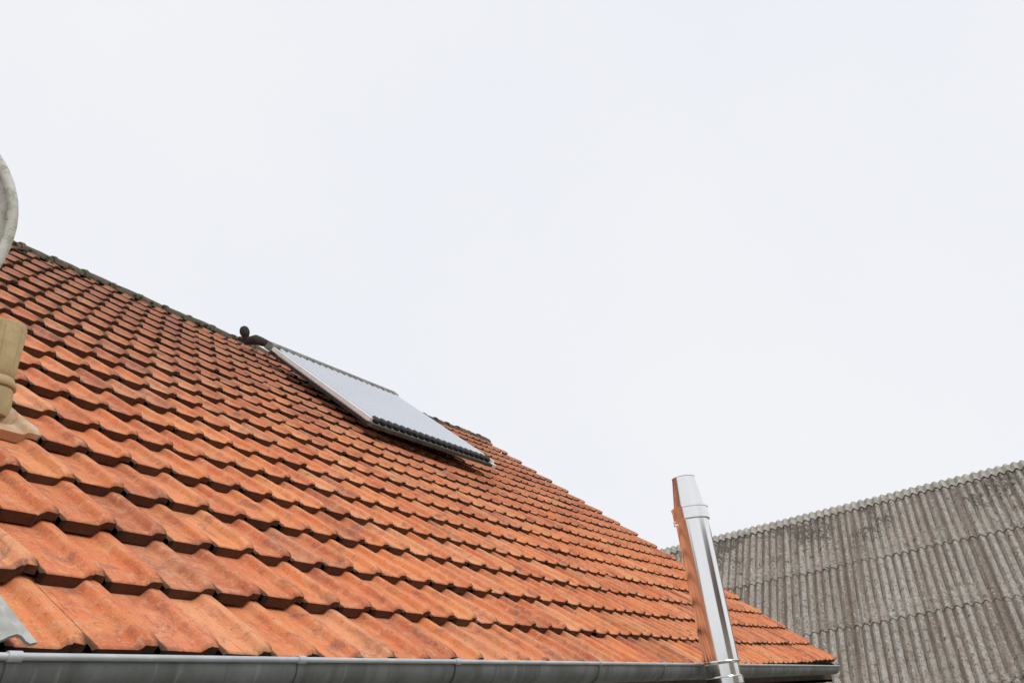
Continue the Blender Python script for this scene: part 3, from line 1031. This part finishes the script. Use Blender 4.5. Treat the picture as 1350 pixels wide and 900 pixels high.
def corr(mb, i0, i1, vlist, lift, seg=10, thick=0.007):
    n = int(round((i1 - i0) * seg))
    vs, uvs = [], []
    for v, lf in zip(vlist, lift):
        for k_ in range(n + 1):
            i = i0 + k_ / seg
            ph = 2 * math.pi * i
            vs.append(bpt(i, v, AMP * wave(i) - AMP + lf))
            uvs.append((i, v))
    n1 = n + 1
    fs = []
    for a in range(len(vlist) - 1):
        for k_ in range(n):
            fs.append((a * n1 + k_, (a + 1) * n1 + k_, (a + 1) * n1 + k_ + 1, a * n1 + k_ + 1))
    mb.add(vs, fs, 0, uvs, True)
    last = vs[-n1:]
    under = [p - bup * thick for p in last]
    mb.add(last + under, [(k_, n1 + k_, n1 + k_ + 1, k_ + 1) for k_ in range(n)], 0, (uvs[-n1:]) * 2, False)

SW = 5
ii = I0
cidx = 0
while ii < I1:
    for r in range(4):
        jit = rng.gauss(0, 0.022)
        v0 = 0.05 if r == 0 else LAPS[r] - 0.20
        v1 = LAPS[r + 1] + jit
        mb = MB()
        corr(mb, ii - 0.06, ii + SW + 0.06, [v0, (v0 + v1) / 2, v1], [-0.006 + rng.uniform(0, 0.003), 0.004, 0.016 + rng.uniform(-0.003, 0.006) + (cidx % 2) * 0.003])
        for cr in (1, 4):                  # bolt heads on the crests above the lap
            for vb in (v1 - 0.12,):
                p = bpt(ii + cr, vb, 0.014)
                mb.tube([p - bup * 0.01, p + bup * 0.012, p + bup * 0.018], [0.022, 0.020, 0.008], 6, 1)
        build('corrugated_sheet', mb, [M_SHEET, M_CAPS], broof)
    # ridge cap piece, bent over the ridge with the same waves
    mb = MB()
    vs, uvs = [], []
    lift = 0.030 + rng.uniform(-0.005, 0.005)
    skirt = 0.30 + rng.gauss(0, 0.015)
    seg = 10
    n = SW * seg
    stations = [('f', skirt), ('f', 0.06), ('t', 0.0), ('b', 0.06), ('b', skirt)]
    for kind, v in stations:
        for k_ in range(n + 1):
            i = ii + k_ / seg
            h = AMP * 1.05 * wave(i) - AMP + lift
            if kind == 'f':
                p = bpt(i, v, h)
            elif kind == 'b':
                p = mir(bpt(i, v, h))
            else:
                p = BO + be * (i * WP) + Vector((0, 0, (h * 0.45 - AMP * 0.2 + lift * 0.3) / math.cos(BP)))
            vs.append(p)
            uvs.append((i, v))
    n1 = n + 1
    mb.add(vs, [(a * n1 + k_, a * n1 + k_ + 1, (a + 1) * n1 + k_ + 1, (a + 1) * n1 + k_) for a in range(4) for k_ in range(n)], 0, uvs, True)
    und = [p - bup * 0.008 for p in vs[:n1]]
    mb.add(vs[:n1] + und, [(k_, n1 + k_, n1 + k_ + 1, k_ + 1) for k_ in range(n)], 0)
    build('ridge_cap', mb, M_CAPS, broof)
    ii += SW
    cidx += 1

# ------------------------------------------------------------------ unseen house added behind the camera to give the flue something to mirror
nb = thing('added_reflection_house', (2.0, -33.5, 0), 'rendered house with a brown roof, added across the yard for the flue to mirror', 'house')
x0, x1, y0, y1, ze, zr = -9.0, 13.0, -38.0, -29.0, 4.8, 9.0
ym = (y0 + y1) / 2
mb = MB()
mb.add([(x0, y0, 0), (x1, y0, 0), (x1, y1, 0), (x0, y1, 0), (x0, y0, ze), (x1, y0, ze), (x1, y1, ze), (x0, y1, ze), (x0, ym, zr - 0.1), (x1, ym, zr - 0.1)],
       [(0, 1, 5, 4), (1, 2, 6, 9, 5), (2, 3, 7, 6), (3, 0, 4, 8, 7)])
build('wall', mb, M_WALL, nb)
mb = MB()
for sgn in (-1, 1):
    e = Vector((0, sgn * (y1 - y0) / 2 * 1.08, -(zr - ze) * 1.08))
    nrm = Vector((0, sgn * (zr - ze), (y1 - y0) / 2)).normalized()
    mb.box(Vector(((x0 + x1) / 2, ym, zr)) + e / 2 + nrm * 0.07, ((x1 - x0) / 2 + 0.3, 0, 0), e / 2, nrm * 0.06)
build('roof', mb, plain('brown_roof', (0.12, 0.07, 0.05), 0.85, 0, 0.4, 4.0), nb)
for wx in (-2.2, 0.6, 4.4, 7.2):
    mb = MB()
    mb.box((wx, y1 + 0.02, 2.1), (0.55, 0, 0), (0, 0.03, 0), (0, 0, 0.65))
    w_ = build('window', mb, M_ALU, nb)
    mb = MB()
    mb.box((wx, y1 + 0.055, 2.1), (0.47, 0, 0), (0, 0.008, 0), (0, 0, 0.57))
    build('pane', mb, plain('dark_glass', (0.02, 0.025, 0.03), 0.05, 0, 0.1, 3.0, None, 0), w_)
